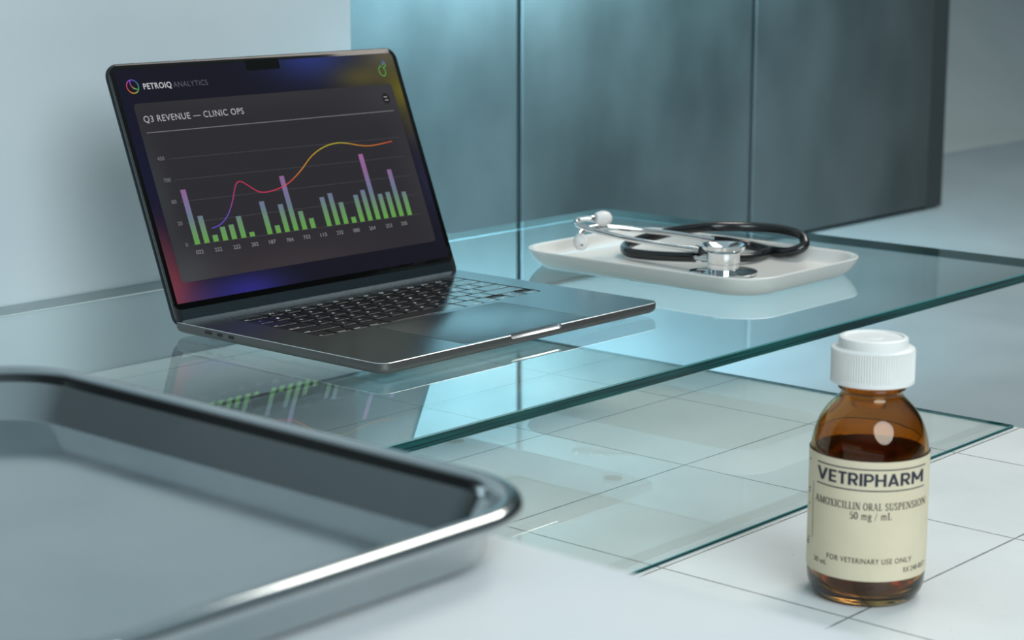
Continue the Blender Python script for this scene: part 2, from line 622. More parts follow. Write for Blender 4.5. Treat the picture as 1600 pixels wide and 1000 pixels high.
# keys
U = (kx1-kx0-0.0012)/14.5
V = (ky1-ky0-0.0012)/6
rows = [
    [('esc', 1.5)]+[('F%d' % i, 1) for i in range(1, 13)]+[('', 1)],
    [(c, 1) for c in '`1234567890-=']+[('delete', 1.5)],
    [('tab', 1.5)]+[(c, 1) for c in 'QWERTYUIOP[]\\'],
    [('caps lock', 1.75)]+[(c, 1) for c in "ASDFGHJKL;'"]+[('return', 1.75)],
    [('shift', 2.25)]+[(c, 1) for c in 'ZXCVBNM,./']+[('shift', 2.25)],
    [('fn', 1), ('control', 1), ('option', 1), ('command', 1.25), ('', 5), ('command', 1.25), ('option', 1), ('<', 1), ('^v', 1), ('>', 1)],
]
gap = 0.0021
def add_key(x0, x1, y0, y1, s):
    m = MB()
    cx, cy, hx, hy = (x0+x1)/2, (y0+y1)/2, (x1-x0)/2, (y1-y0)/2
    zb, zk = ZT-0.0014, ZT-0.0003
    m.loft([rrect(cx, cy, hx, hy, 0.0016, zb, 4), rrect(cx, cy, hx, hy, 0.0016, zk-0.0001, 4), rrect(cx, cy, hx-0.0001, hy-0.0001, 0.0015, zk, 4)])
    k = m.build('key', keym, lap)
    if not s:
        return
    t = MB()
    wide = len(s) > 1 and not s.startswith('F')
    h = 0.0019 if wide else 0.0031
    wd = min(hx*1.5, 0.0013*len(s)) if wide else 0.0024*len(s)*0.9
    if s in '-=`;\',./[]\\<>^':
        wd = 0.0016
    lx = x0+0.0016 if (wide and cx < kcx) else (x1-0.0016-wd if wide else cx-wd/2)
    ly = y0+0.0018 if wide else cy-h/2
    put_text(t, s, lambda x, y: (x, y, zk+0.00004), lx, lx+wd, ly, ly+h)
    t.build('legend', legm, k, angle=0, fix=False)
for r, row in enumerate(rows):
    y1 = ky1-0.0006-r*V
    x = kx0+0.0006
    for s, wu in row:
        a, b = x+gap/2, x+wu*U-gap/2
        c, d = y1-V+gap/2, y1-gap/2
        if s == '^v':
            add_key(a, b, (c+d)/2+0.0003, d, '^')
            add_key(a, b, c, (c+d)/2-0.0003, 'v')
        elif s in ('<', '>'):
            add_key(a, b, c, (c+d)/2-0.0003, s)
        else:
            add_key(a, b, c, d, s)
        x += wu*U

# lid
cL, sL = math.cos(LA), math.sin(LA)
def Lm(u, v, n=0.0):
    return (u, HY+v*cL-n*sL, HZ+v*sL+n*cL)
def lring(ins, n, vb=0.0, rb=0.010, rt=0.0125, ins_b=None):
    """rounded outline of the lid, inset by ins, at height n off its front plane"""
    out = []
    ib = ins if ins_b is None else ins_b
    x0, x1, y0, y1 = ins, W-ins, vb+ib, LH-ins
    for (qx, qy, r, a0) in ((x1, y1, rt, 0), (x0, y1, rt, 90), (x0, y0, rb, 180), (x1, y0, rb, 270)):
        r = max(r-ins, 0.0008)
        sx = 1 if qx == x1 else -1
        sy = 1 if qy == y1 else -1
        for k in range(9):
            a = math.radians(a0+90*k/8)
            out.append(Lm(qx-sx*r+r*math.cos(a), qy-sy*r+r*math.sin(a), n))
    return out
VB = -0.0052
lidm = noise_color(principled('lid_aluminium', (0.1, 0.12, 0.125), 0.42, metal=1.0), (0.035, 0.046, 0.050), (0.042, 0.053, 0.057), 900, detail=2)
m = MB()
m.loft([lring(0.004, -0.0052, VB), lring(0.0012, -0.0050, VB), lring(0.0002, -0.0042, VB), lring(0, -0.0032, VB), lring(0, -0.0008, VB), lring(0.0003, -0.0003, VB), lring(0.0009, 0.0, VB)])
m.build('lid', lidm, lap)
m = MB()
m.loft([lring(0.0011, -0.0002, VB), lring(0.0011, 0.0003, VB), lring(0.0015, 0.0005, VB)])
m.build('lid_gasket', blk, lap)
m = MB()
m.loft([lring(0.0016, 0.0002, VB, ins_b=0.0145), lring(0.0016, 0.0009, VB, ins_b=0.0145), lring(0.0020, 0.0011, VB, ins_b=0.0148)])
bez = m.build('bezel', bezm, lap)
s = MB()
s.lathe([(0.0011, 0.0010), (0.0011, 0.00115)], c=Lm(0.1772, 0.2266), n=16, axis=(0, -sL, cL))
s.build('webcam', principled('webcam_lens', (0.01, 0.02, 0.08), 0.05, spec=0.8), bez)
m = MB()
chin_m = alu
m.loft([[Lm(u, v, n) for v, n in ((VB+0.0008, 0.0004), (0.0088, 0.0004), (0.0090, 0.0009), (VB+0.0008, 0.0009))] for u in (0.0075, W-0.0075)])
m.build('lid_chin', chin_m, lap, angle=0)
m = MB()
m.loft([[(x, HY+0.0018+0.0042*math.cos(a), HZ-0.0037+0.0038*math.sin(a)) for a in [2*math.pi*k/24 for k in range(24)]] for x in (0.0385, 0.3165)])
m.build('hinge', lidm, lap)

# display: a lit panel with a wallpaper drawn as its own picture
def gauss(u, v, cu, cv, su, sv):
    return math.exp(-((u-cu)/su)**2-((v-cv)/sv)**2)
def wallpaper(u, v):
    """sRGB wallpaper colour at screen millimetres"""
    c = [24, 24, 36]
    def add(rgb, k):
        for i in range(3):
            c[i] += (rgb[i]-c[i])*min(k, 1)
    add((22, 24, 52), 0.8*gauss(u, v, 5, 120, 30, 90))
    add((44, 56, 120), 1.0*gauss(u, v, 240, 232, 55, 26))
    add((92, 88, 78), 1.0*gauss(u, v, 345, 228, 45, 24))
    add((104, 98, 34), 1.0*gauss(u, v, 348, 186, 22, 26))
    add((100, 92, 48), 0.7*gauss(u, v, 300, 205, 40, 14))
    add((78, 70, 52), 0.7*gauss(u, v, 348, 150, 14, 26))
    add((40, 40, 64), 0.8*gauss(u, v, 348, 95, 14, 40))
    add((125, 58, 70), 1.0*gauss(u, v, 4, 24, 30, 36))
    add((112, 56, 62), 0.5*gauss(u, v, 8, 60, 12, 30))
    add((86, 62, 110), 0.5*gauss(u, v, 40, 14, 26, 14))
    add((46, 44, 124), 1.0*gauss(u, v, 88, 16, 44, 16))
    return c
def glow_of(fn, gain=0.86):
    def g(i, p):
        q = Vector(p)-Vector((0, HY, HZ))
        c = fn(q.x*1000, (q.y*cL+q.z*sL)*1000)
        r = lin(*c)
        return (r[0]*gain, r[1]*gain, r[2]*gain, 1)
    return g
scrm = vertex_emit('display_pixels')
mm = 0.001
nx, ny = 120, 76
SX0, SX1, SY0, SY1 = 6.4, 348.4, 14.6, 228.2
rc = 5.0
ids = {}
m = MB()
def rounded(u, v):
    du = min(u-SX0, SX1-u); dv = SY1-v
    if du < rc and dv < rc:
        e = math.hypot(rc-du, rc-dv)
        if e > rc:
            k = rc/e
            nu, nv = rc-(rc-du)*k, rc-(rc-dv)*k
            u = SX0+nu if u-SX0 < SX1-u else SX1-nu
            v = SY1-nv
    return u, v
for j in range(ny+1):
    for i in range(nx+1):
        u, v = rounded(SX0+(SX1-SX0)*i/nx, SY0+(SY1-SY0)*j/ny)
        ids[i, j] = m.vert(Lm(u*mm, v*mm, 0.00114))
for j in range(ny):
    for i in range(nx):
        m.face((ids[i, j], ids[i+1, j], ids[i+1, j+1], ids[i, j+1]))
screen = m.build('screen', scrm, lap, angle=0, fix=False, glow=glow_of(wallpaper))

def flat(name, polys, n, colour, fix=False):
    """flat picture element on the display: polys in screen millimetres"""
    mb = MB()
    for P in polys:
        mb.poly([Lm(u*mm, v*mm, n) for u, v in P])
    return mb.build(name, scrm, screen, angle=0, fix=False, glow=glow_of(colour if callable(colour) else (lambda u, v: colour)))
N1, N2, N3, N4 = 0.00118, 0.00122, 0.00126, 0.0013
def rr2(x0, x1, y0, y1, r, n=5):
    return [(p[0], p[1]) for p in rrect((x0+x1)/2, (y0+y1)/2, (x1-x0)/2, (y1-y0)/2, r, 0, n)]
# camera notch
m = MB()
m.loft([[Lm(u*mm, v*mm, n) for u, v in rr2(156.5, 198.0, 219.6, 230, 2.0)] for n in (0.0010, N2)])
m.build('notch', bezm, screen, angle=0)
# dashboard card, a grid so its own picture can vary in tone
mb = MB()
cn, cmn = 44, 24
def card_col(u, v):
    c = [47, 45, 50]
    def add(rgb, k):
        for i in range(3):
            c[i] += (rgb[i]-c[i])*min(k, 1)
    add((66, 65, 68), 0.8*gauss(u, v, 340, 190, 70, 26))
    add((58, 57, 60), 0.7*gauss(u, v, 180, 200, 160, 16))
    add((62, 62, 66), 0.6*gauss(u, v, 340, 110, 24, 80))
    add((76, 82, 86), 0.9*gauss(u, v, 17, 34, 44, 26))
    add((66, 58, 62), 0.7*gauss(u, v, 140, 30, 110, 22))
    add((58, 62, 64), 0.8*gauss(u, v, 17, 110, 16, 60))
    return c
cid = {}
def rounded_card(u, v, r=4.0, X0=17.6, X1=336.4, Y0=32.2, Y1=196.4):
    du, dv = min(u-X0, X1-u), min(v-Y0, Y1-v)
    if du < r and dv < r:
        e = math.hypot(r-du, r-dv)
        if e > r:
            k = r/e
            nu, nv = r-(r-du)*k, r-(r-dv)*k
            u = X0+nu if u-X0 < X1-u else X1-nu
            v = Y0+nv if v-Y0 < Y1-v else Y1-nv
    return u, v
gu = sorted(set([17.6+(336.4-17.6)*i/cn for i in range(cn+1)]+[17.6+k for k in (1, 2, 3)]+[336.4-k for k in (1, 2, 3)]))
gv = sorted(set([32.2+(196.4-32.2)*j/cmn for j in range(cmn+1)]+[32.2+k for k in (1, 2, 3)]+[196.4-k for k in (1, 2, 3)]))
for j, v in enumerate(gv):
    for i, u in enumerate(gu):
        a, b = rounded_card(u, v)
        cid[i, j] = mb.vert(Lm(a*mm, b*mm, N1))
for j in range(len(gv)-1):
    for i in range(len(gu)-1):
        mb.face((cid[i, j], cid[i+1, j], cid[i+1, j+1], cid[i, j+1]))
mb.build('chart_card', scrm, screen, angle=0, fix=False, glow=glow_of(card_col))
# lines
flat('header_rule', [[(23.6, 169.0), (329.4, 168.4), (329.4, 168.95), (23.6, 169.55)]], N2, (140, 140, 142))
for v0, v1 in ((143.9, 141.0), (124.2, 121.2), (104.3, 101.4), (84.6, 81.8), (64.2, 61.6)):
    u0, u1 = 39.6, 326.0
    flat('grid_line', [[(u0, v0-0.25), (u1, v1-0.25), (u1, v1+0.25), (u0, v0+0.25)]], N2, (72, 71, 76))
# bars: lower left, top and centre in screen millimetres
bars = [(45.5, 114.8, 64.2), (56.2, 89.3, 64.3), (66.8, 70.3, 64.4), (77.5, 76.7, 64.1), (87.9, 77.6, 64.1), (98.8, 84.3, 64.0), (109.1, 68.2, 64.0), (130.1, 95.0, 63.7), (140.6, 70.8, 63.6), (151.2, 90.1, 63.5), (162.1, 116.4, 63.5), (172.8, 81.0, 63.3), (183.7, 72.9, 63.4), (203.8, 91.4, 63.0), (214.9, 94.2, 63.0), (225.6, 84.1, 62.8), (236.3, 68.3, 62.6), (246.8, 89.3, 62.4), (257.5, 93.1, 62.4), (268.2, 128.5, 62.5), (278.8, 87.0, 62.2), (289.5, 87.8, 62.3), (300.0, 109.9, 62.2), (311.1, 86.0, 62.0)]
def bar_col(u, v):
    st = [(62, (104, 168, 74)), (70, (104, 158, 90)), (80, (110, 142, 118)), (90, (108, 124, 146)), (98, (122, 118, 156)), (112, (142, 104, 152)), (128, (160, 104, 158))]
    if v <= st[0][0]:
        return st[0][1]
    for (a, ca), (b, cb) in zip(st, st[1:]):
        if v <= b:
            t = (v-a)/(b-a)
            return tuple(ca[i]+(cb[i]-ca[i])*t for i in range(3))
    return st[-1][1]
for cu, vt, vb in bars:
    n = max(2, int((vt-vb)/5)+1)
    hwid = 2.95
    flat('chart_bar', [[(cu-hwid, vb+(vt-vb)*k/n), (cu+hwid, vb+(vt-vb)*k/n), (cu+hwid, vb+(vt-vb)*(k+1)/n), (cu-hwid, vb+(vt-vb)*(k+1)/n)] for k in range(n)], N3, bar_col)
# trend line
def ribbon(pts, wd):
    P = [Vector((a, b, 0)) for a, b in pts]
    L, Rr = [], []
    for i in range(len(P)):
        t = (P[min(i+1, len(P)-1)]-P[max(i-1, 0)])
        t.normalize()
        nr = Vector((-t.y, t.x, 0))*wd/2
        L.append(P[i]+nr)
        Rr.append(P[i]-nr)
    return [[(Rr[i].x, Rr[i].y), (Rr[i+1].x, Rr[i+1].y), (L[i+1].x, L[i+1].y), (L[i].x, L[i].y)] for i in range(len(P)-1)]
tl = [(65.8, 76.6), (77.0, 79.4), (87.9, 87.0), (97.0, 98.6), (104.5, 111.2), (109.0, 115.6), (114.0, 115.4), (120.5, 111.0), (131.0, 104.2), (144.8, 103.4), (165.2, 107.7), (184.8, 117.7), (206.2, 132.2), (225.4, 139.7), (242.9, 141.9), (257.5, 140.1), (270.0, 137.3), (286.8, 135.7), (314.9, 137.7)]
ts = [(p.x, p.y) for p in spline([(a, b, 0) for a, b in tl], 6)]
def trend_col(u, v):
    st = [(66, (92, 84, 200)), (88, (110, 84, 206)), (98, (176, 66, 150)), (108, (206, 58, 100)), (150, (204, 56, 92)), (172, (212, 84, 66)), (190, (216, 140, 48)), (225, (190, 180, 50)), (245, (184, 176, 52)), (270, (206, 140, 50)), (314, (214, 88, 56))]
    for (a, ca), (b, cb) in zip(st, st[1:]):
        if u <= b:
            t = max(0, (u-a)/(b-a))
            return tuple(ca[i]+(cb[i]-ca[i])*t for i in range(3))
    return st[-1][1]
flat('trend_line', ribbon(ts, 0.9), N4, trend_col)
# words
def words(name, s, x0, x1, y0, y1, col, bold=0.0, slope=0.0, gap=1.0):
    mb = MB()
    put_text(mb, s, lambda x, y: Lm(x*mm, (y+slope*(x-x0))*mm, N3), x0, x1, y0, y1, bold, 0, gap)
    return mb.build(name, scrm, screen, angle=0, fix=False, glow=glow_of(lambda u, v: col))
words('product_text', 'PETROIQ', 33.8, 65.0, 209.0, 214.6, (205, 205, 210), 0.014, gap=1.1)
words('product_text', 'ANALYTICS', 67.2, 106.4, 208.9, 214.2, (98, 98, 106), -0.006, gap=1.1)
words('heading_text', 'Q3 REVENUE \u2014 CLINIC OPS', 24.4, 139.0, 178.8, 185.0, (186, 186, 190), 0.0, gap=1.1)
for s, u, v in (('450', 31.2, 145.0), ('700', 31.6, 124.9), ('80', 32.5, 104.9), ('20', 32.5, 84.9), ('0', 33.5, 65.3)):
    hw = 1.75*len(s)*0.72
    words('axis_number', s, u-hw, u+hw, v-1.7, v+1.9, (128, 128, 132))
for s, u, v in zip(('022', '222', '222', '202', '187', '784', '753', '115', '232', '080', '264', '253', '205'), (45.5, 66.5, 88.0, 109.1, 130.1, 151.4, 172.2, 193.5, 214.4, 235.8, 256.8, 279.2, 300.0), (57.3, 57.1, 56.8, 56.6, 56.5, 55.8, 56.0, 55.7, 55.4, 55.2, 55.0, 54.7, 54.7)):
    words('axis_number', s, u-4.1, u+4.1, v-1.8, v+1.9, (146, 146, 150))
# round outline emblem
def hue_ring(u, v):
    a = math.degrees(math.atan2(v-212.2, u-22.3)) % 360
    st = [(0, (70, 170, 150)), (60, (90, 100, 200)), (110, (140, 80, 210)), (160, (210, 80, 120)), (200, (220, 80, 70)), (250, (220, 150, 60)), (290, (200, 180, 70)), (330, (80, 170, 110)), (360, (70, 170, 150))]
    for (p, ca), (q, cb) in zip(st, st[1:]):
        if a <= q:
            t = (a-p)/(q-p)
            return tuple(ca[i]+(cb[i]-ca[i])*t for i in range(3))
ring = [(22.3+6.3*math.cos(math.radians(t)), 212.2+6.1*math.sin(math.radians(t))) for t in range(0, 361, 8)]
arc2 = [(p.x, p.y) for p in spline([(21.0, 218.2, 0), (20.6, 213.8, 0), (23.2, 210.6, 0), (27.6, 209.2, 0)], 6)]
flat('round_emblem', ribbon(ring, 0.85)+ribbon(arc2, 0.85), N3, hue_ring)
# fruit outline icon
fr = [(329.9, 214.8, 0), (327.4, 215.0, 0), (325.2, 212.6, 0), (325.0, 208.6, 0), (327.2, 205.4, 0), (330.2, 204.9, 0), (332.7, 207.2, 0), (333.0, 210.6, 0), (331.7, 213.4, 0), (333.6, 213.9, 0), (335.4, 216.2, 0), (334.8, 218.4, 0)]
fp = [(p.x, p.y) for p in spline(fr, 5)]
lf = [(p.x, p.y) for p in spline([(331.0, 216.6, 0), (332.0, 219.2, 0), (334.8, 219.6, 0), (333.4, 217.2, 0), (331.0, 216.6, 0)], 4)]
flat('fruit_icon', ribbon(fp, 0.75)+ribbon(lf, 0.7), N3, lambda u, v: (86, 190, 86) if v < 217 else (84, 130, 190))
# menu button
flat('menu_button', [[(323.4+4.9*math.cos(math.radians(t)), 181.6+5.6*math.sin(math.radians(t))) for t in range(0, 360, 15)]], N2, (36, 35, 38))
flat('menu_icon', [[(320.9, 183.0), (325.3, 182.9), (325.3, 183.6), (320.9, 183.7)], [(321.6, 179.7), (325.9, 179.6), (325.9, 180.3), (321.6, 180.4)]], N3, (190, 190, 192))

# ------------------------------------------------------------------ white tray
porc = principled('white_porcelain', (0.72, 0.705, 0.67), 0.2, spec=0.5)
m = MB()
cx, cy, hx, hy = 0.5695, 0.125, 0.1085, 0.153
tr = lambda o, z: rrect(cx, cy, hx-o, hy-o, 0.042-o*0.5, z, 10)
m.loft([tr(0.017, 0.0), tr(0.0145, 0.0002), tr(0.011, 0.0022), tr(0.0065, 0.0068), tr(0.0028, 0.0122), tr(0.0004, 0.0176), tr(0.0, 0.0189), tr(0.0006, 0.0198), tr(0.0018, 0.0200), tr(0.0032, 0.0194), tr(0.0046, 0.0170), tr(0.0076, 0.0118), tr(0.0116, 0.0076), tr(0.017, 0.0060), tr(0.022, 0.0056)])
tag(m.build('serving_tray', porc, angle=60, loc=(cx, cy, 0)), 'shallow white porcelain tray with rounded corners holding the stethoscope', 'tray')

# ------------------------------------------------------------------ stethoscope
chrome = principled('chrome', (0.74, 0.76, 0.77), 0.08, metal=1.0)
rub = principled('black_tubing', (0.010, 0.011, 0.012), 0.20, spec=0.55)
tipm = principled('white_ear_tip', (0.82, 0.80, 0.79), 0.42, spec=0.4)
TF = 0.0058
st = empty('stethoscope', (0.57, 0.13, TF), 'chrome and black stethoscope coiled in the white tray', 'stethoscope')
MAIN = [(0.6659, 0.0909, 0.0125), (0.6590, 0.0640, 0.0145), (0.6690, 0.0520, 0.0215), (0.6790, 0.0640, 0.0300), (0.6745, 0.0890, 0.0345), (0.6570, 0.1176, 0.0360), (0.6265, 0.1420, 0.0370), (0.6157, 0.1764, 0.031), (0.6022, 0.196, 0.025), (0.5908, 0.2131, 0.019), (0.5715, 0.2135, 0.015), (0.5534, 0.1948, 0.013), (0.5513, 0.1692, 0.013), (0.5488, 0.1339, 0.0155), (0.5490, 0.1050, 0.018)]
m = MB()
m.tube(MAIN, 0.0052, 16, 8)
m.build('tubing', rub, st)
BA = [(0.6172, 0.1327, 0.025), (0.6465, 0.1312, 0.020), (0.6690, 0.1190, 0.0145), (0.6659, 0.0909, 0.0125)]
BB = [(0.5465, 0.1013, 0.0265), (0.5720, 0.1020, 0.0195), (0.5964, 0.0912, 0.0135), (0.6227, 0.0830, 0.0120), (0.6659, 0.0909, 0.0125)]
for P in (BA, BB):
    m = MB()
    m.tube(P, 0.0047, 16, 8)
    m.build('branch_tube', rub, st)
F = [(0.5465, 0.1013, 0.0265), (0.5285, 0.127, 0.0305), (0.5092, 0.1575, 0.036), (0.5046, 0.1917, 0.040), (0.5047, 0.2133, 0.0425), (0.5081, 0.2283, 0.045), (0.5123, 0.2309, 0.048), (0.5186, 0.2275, 0.049), (0.5271, 0.2215, 0.049)]
B = [(0.6172, 0.1327, 0.025), (0.5992, 0.164, 0.030), (0.5762, 0.1976, 0.034), (0.5545, 0.2193, 0.037), (0.5371, 0.2287, 0.038), (0.5223, 0.2313, 0.036), (0.5142, 0.2298, 0.033), (0.5105, 0.2262, 0.031)]
for P, q in ((F, (0.5437, 0.2168, 0.048)), (B, (0.5010, 0.2165, 0.0272))):
    m = MB()
    m.tube(P, 0.0029, 14, 8)
    d0 = (Vector(P[0])-Vector(P[1])).normalized()
    m.tube([Vector(P[0])-d0*0.012, Vector(P[0])+d0*0.002], 0.0036, 14)
    ear = m.build('ear_tube', chrome, st)
    a = Vector(P[-1])
    ax = (Vector(q)-a).normalized()
    m = MB()
    m.lathe([(0.0028, -0.004), (0.0036, -0.0035), (0.0038, 0.0), (0.0034, 0.001), (0.0036, 0.004)], c=a, axis=ax, n=24)
    m.build('ferrule', chrome, ear)
    m = MB()
    m.lathe([(0.0030, 0.0025), (0.0052, 0.003), (0.0068, 0.006), (0.0079, 0.0105), (0.0080, 0.0145), (0.0070, 0.0185), (0.0048, 0.0210), (0.0022, 0.0218), (0.0016, 0.0214), (0.0015, 0.017)], c=a, axis=ax, n=32)
    tip = m.build('ear_tip', tipm, ear)
    m.v, m.f, m.mi = [], [], []
# chest piece: diaphragm below, bell above
C0 = (0.5452, 0.0664, TF+0.0002)
m = MB()
m.lathe([(0.0310, 0.0), (0.0335, 0.0004), (0.0345, 0.0016), (0.0343, 0.0030), (0.0325, 0.0036), (0.0200, 0.0052), (0.0165, 0.0058), (0.0160, 0.0065), (0.0160, 0.0110), (0.0152, 0.0113), (0.0152, 0.0118), (0.0166, 0.0122), (0.0166, 0.0205), (0.0172, 0.0225), (0.0205, 0.0245), (0.0222, 0.0258), (0.0224, 0.0292), (0.0214, 0.0304), (0.0196, 0.0300), (0.0182, 0.0285), (0.0120, 0.0240), (0.0040, 0.0220)], c=C0, n=72)
cp = m.build('chest_piece', chrome, st, angle=25)
dirv = (Vector((0.5490, 0.1050, 0.018))-Vector((0.5460, 0.0664, 0.0195)))
m = MB()
pts = [Vector((0.5460, 0.0664, 0.0195))+dirv*k for k in (0.36, 0.72)]
m.tube(pts, 0.0042, 16)
m.tube([pts[1]-dirv*0.03, pts[1]+dirv*0.36], 0.0032, 16)
m.build('stem', chrome, st)

# ------------------------------------------------------------------ medicine bottle
BX, BY, BZ = 0.0222, -0.4255, -0.0799
bot = empty('medicine_bottle', (BX, BY, BZ), 'amber glass medicine bottle with white screw cap and cream label, on the tiles', 'bottle')
def amber():
    mt = bpy.data.materials.new('amber_glass')
    mt.use_nodes = True
    b = mt.node_tree.nodes['Principled BSDF']
    b.inputs['Base Color'].default_value = (0.70, 0.345, 0.062, 1)
    b.inputs['Roughness'].default_value = 0.02
    b.inputs['Transmission Weight'].default_value = 1.0
    b.inputs['IOR'].default_value = 1.5
    return mt
am = amber()
K = 0.001
outp = [(0.0305, 0.0), (0.0325, 0.0008), (0.0346, 0.003), (0.0366, 0.0065), (0.0378, 0.011), (0.0382, 0.018), (0.0382, 0.050), (0.0381, 0.093), (0.0378, 0.098), (0.0370, 0.103), (0.0359, 0.108), (0.0343, 0.1132), (0.0322, 0.1180), (0.0296, 0.1222), (0.0266, 0.1258), (0.0236, 0.1288), (0.0212, 0.1312), (0.0200, 0.1330), (0.0198, 0.1350), (0.0206, 0.1364), (0.0216, 0.1372), (0.0216, 0.1388), (0.0206, 0.1398), (0.0202, 0.1410), (0.0202, 0.1550)]
inp = [(0.0178, 0.1550), (0.0176, 0.1330), (0.0190, 0.1300), (0.0220, 0.1270), (0.0256, 0.1235), (0.0292, 0.1190), (0.0320, 0.1135), (0.0340, 0.1075), (0.0352, 0.1010), (0.0357, 0.0950), (0.0358, 0.0180), (0.0345, 0.0095), (0.0310, 0.0060), (0.0200, 0.0048)]
m = MB()
m.lathe(outp+inp, c=(BX, BY, BZ), n=96)
m.build('glass_body', am, bot, angle=50)
liq = bpy.data.materials.new('dark_liquid')
liq.use_nodes = True
b = liq.node_tree.nodes['Principled BSDF']
b.inputs['Base Color'].default_value = (0.16, 0.05, 0.012, 1)
b.inputs['Roughness'].default_value = 0.05
b.inputs['Transmission Weight'].default_value = 0.85
b.inputs['IOR'].default_value = 1.34
m = MB()
m.lathe([(0.0200, 0.0050), (0.0308, 0.0062), (0.0343, 0.0097), (0.0356, 0.0182), (0.0355, 0.0930), (0.0352, 0.0975), (0.0346, 0.0975)], c=(BX, BY, BZ), n=96)
m.build('liquid', liq, bot, angle=50)
# cap
capm = principled('white_cap_plastic', (0.80, 0.80, 0.78), 0.38, spec=0.4)
m = MB()
NR = 96
def ribs(j, k, r):
    return r-(0.0007 if (k % 4) in (0, 1) and 2 <= j <= 5 else 0)
m.lathe([(0.0206, 0.1412), (0.0262, 0.1412), (0.0267, 0.1416), (0.0267, 0.1440), (0.0267, 0.1450), (0.0267, 0.1622), (0.0264, 0.1634), (0.0256, 0.1640), (0.0226, 0.1640), (0.0221, 0.1643), (0.0220, 0.1690), (0.0217, 0.1702), (0.0208, 0.1708), (0.0192, 0.1708), (0.0188, 0.1704), (0.0184, 0.1698), (0.0060, 0.1698), (0.0056, 0.1702), (0.0010, 0.1702)], c=(BX, BY, BZ), n=NR*4, fn=lambda j, k, r: r-(0.0010 if (k % 4) in (0, 1) and 4 <= j <= 5 else 0))
m.build('screw_cap', capm, bot, angle=40)
# label wraps the body; phi = 0 faces the camera, positive to the right
RL = 0.0385
FA = math.atan2(CAM.y-BY, CAM.x-BX)
def cyl(phi, z, r=RL):
    a = FA+phi
    return (BX+r*math.cos(a), BY+r*math.sin(a), BZ+z)
labm = noise_color(principled('cream_paper', (0.62, 0.60, 0.46), 0.6, spec=0.2), (0.665, 0.585, 0.42), (0.705, 0.625, 0.46), 40)
m = MB()
n = 120
for k in range(n):
    a0, a1 = -math.radians(150)+math.radians(300)*k/n, -math.radians(150)+math.radians(300)*(k+1)/n
    for ra, rb, inv in ((RL, RL, False), (RL-0.00015, RL-0.00015, True)):
        q = [cyl(a0, 0.0192, ra), cyl(a1, 0.0192, ra), cyl(a1, 0.0975, rb), cyl(a0, 0.0975, rb)]
        m.poly(q[::-1] if inv else q)
label = m.build('paper_label', labm, bot, angle=60, fix=False)
bm = bmesh.new(); bm.from_mesh(label.data); bmesh.ops.remove_doubles(bm, verts=bm.verts, dist=1e-6); bm.to_mesh(label.data); bm.free()
tag(label, 'cream paper label with dark printing')
ink = principled('dark_ink', (0.022, 0.024, 0.045), 0.6)
ink2 = principled('grey_brown_ink', (0.07, 0.062, 0.052), 0.6)
PH0 = 0.0
RI = RL+0.00022
def onlab(x, y):
    return cyl(PH0+x/RL, y, RI)
def wrap(a0, a1, k=0.75):
    """map 0..1 between two angles, the end letters set a little wider as printed"""
    r0, r1 = math.radians(a0), math.radians(a1)
    s0, s1 = math.sin(r0), math.sin(r1)
    return lambda t, y: cyl(k*math.asin(s0+(s1-s0)*t)+(1-k)*(r0+(r1-r0)*t), y, RI)
def strip(mb, x0, x1, y0, y1, n=40):
    for k in range(n):
        a, b = x0+(x1-x0)*k/n, x0+(x1-x0)*(k+1)/n
        mb.poly([onlab(a, y0), onlab(b, y0), onlab(b, y1), onlab(a, y1)])
def arcmm(deg):
    return RL*math.radians(deg)
m = MB()
strip(m, -arcmm(56.5), arcmm(65.0), 0.0922, 0.0929)
strip(m, -arcmm(56.5), arcmm(63.5), 0.0785, 0.0792)
m.build('rule', ink, label, angle=0, fix=False)
m = MB()
put_text(m, 'FOR VETERINARY USE ONLY', wrap(-39.5, 47.8), 0, 1, 0.0309, 0.0345, 0.003, gap=1.1)
put_text(m, '30 mL', wrap(-57.7, -40.0), 0, 1, 0.0262, 0.0297, 0.003, gap=1.1)
put_text(m, 'RX 248-B57', wrap(38.0, 72.0), 0, 1, 0.0244, 0.0278, 0.003, gap=1.1)
m.build('notice_text', ink2, label, angle=0, fix=False)
m = MB()
strip(m, -arcmm(63.8), -arcmm(63.1), 0.0400, 0.0780, 2)
for y, l in ((0.0905, 5), (0.0712, 5), (0.0690, 4.5), (0.0610, 3), (0.0385, 3), (0.0362, 6), (0.0345, 6)):
    strip(m, -arcmm(71+l), -arcmm(71), y, y+0.0009, 3)
m.build('side_rule', ink2, label, angle=0, fix=False)

# serif lettering drawn stroke by stroke
TH, TN = 0.17, 0.075
def arc(cx, cy, rx, ry, a0, a1, n=14):
    return [(cx+rx*math.cos(math.radians(a0+(a1-a0)*k/n)), cy+ry*math.sin(math.radians(a0+(a1-a0)*k/n))) for k in range(n+1)]
def stroke(p, w0, w1=None, fnw=None):
    n = len(p)
    L, R = [], []
    for i in range(n):
        a, b = p[max(i-1, 0)], p[min(i+1, n-1)]
        dx, dy = b[0]-a[0], b[1]-a[1]
        d = math.hypot(dx, dy) or 1
        wv = fnw(dx/d, dy/d) if fnw else w0+((w1 if w1 is not None else w0)-w0)*i/(n-1)
        L.append((p[i][0]-dy/d*wv/2, p[i][1]+dx/d*wv/2))
        R.append((p[i][0]+dy/d*wv/2, p[i][1]-dx/d*wv/2))
    return [[R[i], R[i+1], L[i+1], L[i]] for i in range(n-1)]
def curve(p):
    return stroke(p, 0, fnw=lambda dx, dy: TN+(TH-TN)*abs(dy)**1.5)
def ser(x, y, l=0.17):
    return stroke([(x-l, y), (x+l, y)], 0.06)
